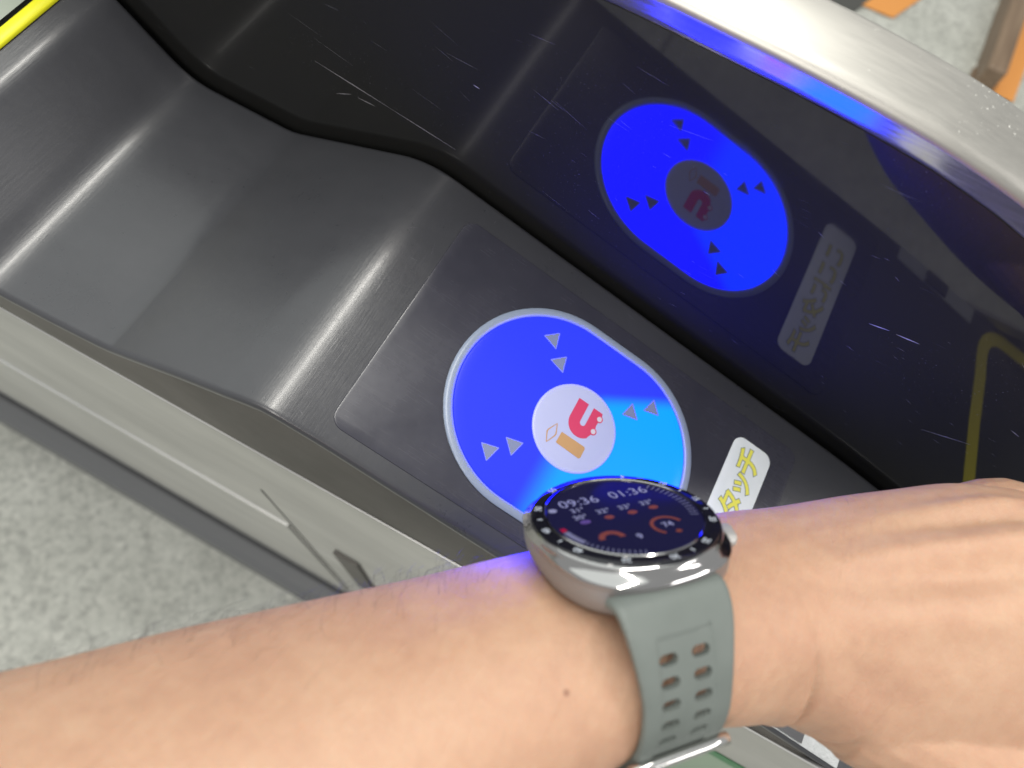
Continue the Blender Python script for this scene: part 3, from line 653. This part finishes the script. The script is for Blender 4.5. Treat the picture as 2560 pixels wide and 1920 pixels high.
for i in range(14): a = 52+i*4.6; arcband('tick_arc', 0, 0, 14.6, 16.5, a, a+1.0, 0.22, GRE, 2)
for i in range(16): a = -165+i*4.0; arcband('tick_arc', 0, 0, 15.2, 16.4, a, a+0.9, 0.22, GRE, 2)
flat('moon_icon', [(-14.0+1.0*math.cos(a/8*math.pi), 7.4+0.9*math.sin(a/8*math.pi)) for a in range(16)], 0.22, TXT2)
for i in range(12):
    mn = i*5; a = i*30
    if mn == 0: continue
    x, y = 19.05*math.sin(R(a)), 19.05*math.cos(R(a)); flip = 180 if 90 < a < 270 else 0
    lettering('numeral', str(mn), 2.1, plc(x, y, 0.30, -a+flip*0), NUM, gl, bold=0.02)
for i in (2, 3, 5, 8, 9):
    a = i*30+15; p_ = [(19.5*math.sin(R(a+d)), 19.5*math.cos(R(a+d))) for d in (-0.5, 0.5)]+[(18.4*math.sin(R(a+d)), 18.4*math.cos(R(a+d))) for d in (0.5, -0.5)]
    mesh_obj('tick', [WT((x, y, 0.28)) for x, y in p_], [(0, 1, 2, 3)], NUM, gl)
# side buttons near 2 and 4 o'clock
def button(a, hl, col, z=-5.2):
    M = CASEM if col is None else col; loops = []
    ca, sa = math.sin(R(a)), math.cos(R(a))
    for d, k_ in ((19.5, 1), (24.0, 1), (24.8, 0.8)):
        L = []
        for i in range(24):
            t = 2*math.pi*i/24; lx = (hl if math.cos(t) > 0 else -hl)*0.6*k_+math.cos(t)*1.5*k_; lz = math.sin(t)*1.5*k_
            L.append((d*ca+lx*sa, d*sa-lx*ca, z+lz))
        loops.append(L)
    p_, f_ = stack(loops, WT); return mesh_obj('button', p_, f_, M, watch, autos=50)
button(112, 3.6, mat('grey_button', (0.42, 0.41, 0.40), 0.4, metal=0.3)); b2 = button(62, 3.2, mat('orange_button', (0.75, 0.22, 0.08), 0.35)); b2['label'] = 'orange-ringed upper button'
# microphone slot on the near side of the case
STRAP = rubber_mat()
# ---- strap: 2D outline with slots, cut into strips, bent round the wrist
PATH = [(-19.5, -6.2), (-21.8, -5.6), (-24.2, -6.6), (-26.8, -10), (-29.0, -15.5), (-30.6, -22), (-30.8, -29.5), (-28.6, -36.8), (-24.0, -43.3), (-17, -47.9), (-8, -50.3), (0, -51.0)]
PATH = [p for p in cat(PATH, 10)]
LEN = [0]
for a, b in zip(PATH, PATH[1:]): LEN.append(LEN[-1]+math.hypot(b[0]-a[0], b[1]-a[1]))
def at_len(l):
    l = max(0, min(LEN[-1]-1e-4, l))
    for i in range(len(LEN)-1):
        if LEN[i] <= l <= LEN[i+1]:
            t = (l-LEN[i])/(LEN[i+1]-LEN[i]); a, b = PATH[i], PATH[i+1]; tx, ty = b[0]-a[0], b[1]-a[1]; d = math.hypot(tx, ty)
            return a[0]+tx*t, a[1]+ty*t, ty/d, -tx/d
def strap_mesh(name, mirror, holes, M, Lmax=None, hw=(12.8, 10.1), thick=2.0):
    XO = -1.0 if mirror else 3.0
    if mirror: hw = (11.0, 9.5)
    Lm = Lmax or LEN[-1]; cu = bpy.data.curves.new('tmp', 'CURVE'); cu.dimensions = '2D'; cu.fill_mode = 'BOTH'; cu.extrude = thick/2; cu.resolution_u = 1
    def sp(poly):
        s_ = cu.splines.new('POLY'); s_.points.add(len(poly)-1)
        for q, p in zip(s_.points, poly): q.co = (p[0], p[1], 0, 1)
        s_.use_cyclic_u = True
    def wd_(l): t = min(1, l/26); t = t*t*(3-2*t); return hw[0]+(hw[1]-hw[0])*t
    ls = [Lm*i/40 for i in range(41)]
    sp([(wd_(l)-0.2-XO, l) for l in ls]+[(-wd_(l)-XO, l) for l in reversed(ls)])
    for hx, hl in holes:
        sp([(x, y) for x, y, _ in reversed(rrect(hx-2.1, hx+2.1, hl-1.15, hl+1.15, 1.14, 0, 6))])
    o = bpy.data.objects.new('tmp', cu); sc.collection.objects.link(o); bpy.context.view_layer.update()
    dg = bpy.context.evaluated_depsgraph_get(); me_ = o.evaluated_get(dg).to_mesh(); bm = bmesh.new(); bm.from_mesh(me_); o.evaluated_get(dg).to_mesh_clear(); bpy.data.objects.remove(o)
    bmesh.ops.remove_doubles(bm, verts=bm.verts, dist=1e-4)
    l = 1.0
    while l < Lm:
        bmesh.ops.bisect_plane(bm, geom=bm.verts[:]+bm.edges[:]+bm.faces[:], plane_co=(0, l, 0), plane_no=(0, 1, 0)); l += 1.0
    for x in [q*0.45-15.7 for q in range(57)]:
        bmesh.ops.bisect_plane(bm, geom=bm.verts[:]+bm.edges[:]+bm.faces[:], plane_co=(x, 0, 0), plane_no=(1, 0, 0))
    P_ = []
    for v in bm.verts:
        x, l, d = v.co; w = wd_(l); e = min(1, max(0, (w-abs(x+XO))/1.0)); edge = (1-e)**2*0.55
        # a shallow channel carries the slots
        ch = 0.32 if (-9.55 < x < 2.95 and l > 10) and d > 0 else 0
        y, z, ny, nz = at_len(l); dd_ = (d-(edge+ch if d > 0 else -edge*0.5))
        if mirror: P_.append(WT((x, -(y+ny*dd_), z+nz*dd_)))
        else: P_.append(WT((x, y+ny*dd_, z+nz*dd_)))
    F_ = [tuple(v.index for v in q.verts) for q in bm.faces]; bm.free()
    return mesh_obj(name, P_, F_, M, watch, autos=45)
XO = 3.0
holes = [(x-3.2, l) for l in (14.5, 19.0, 23.5, 28.0, 32.2) for x in (-4.2, 3.2)]
st = strap_mesh('strap', False, holes, STRAP); strap_mesh('strap', True, [], STRAP)
# buckle bar under the wrist
y_, z_, ny_, nz_ = at_len(52.5)
BUCK = mat('polished_buckle', (0.66, 0.65, 0.64), 0.14, metal=1.0)
def on(l, d, x): y, z, ny, nz = at_len(l); return WT((x, y+ny*d, z+nz*d))
path = [on(37.5, 2.0, x) for x in (-14.9, -14.5, -10, -3, 4, 8.2, 8.6)]
p_, f_ = tube_pts(path, [0.0007, 0.0013, 0.0013, 0.0013, 0.0013, 0.0013, 0.0007], 12); bk = mesh_obj('buckle', p_, f_, BUCK, watch, smooth=True)
for x in (-14.3, 8.0):
    p_, f_ = tube_pts([on(l, 1.7, x) for l in (37.5, 41, 45, 49)], 0.0011, 12); mesh_obj('buckle_arm', p_, f_, BUCK, bk, smooth=True)
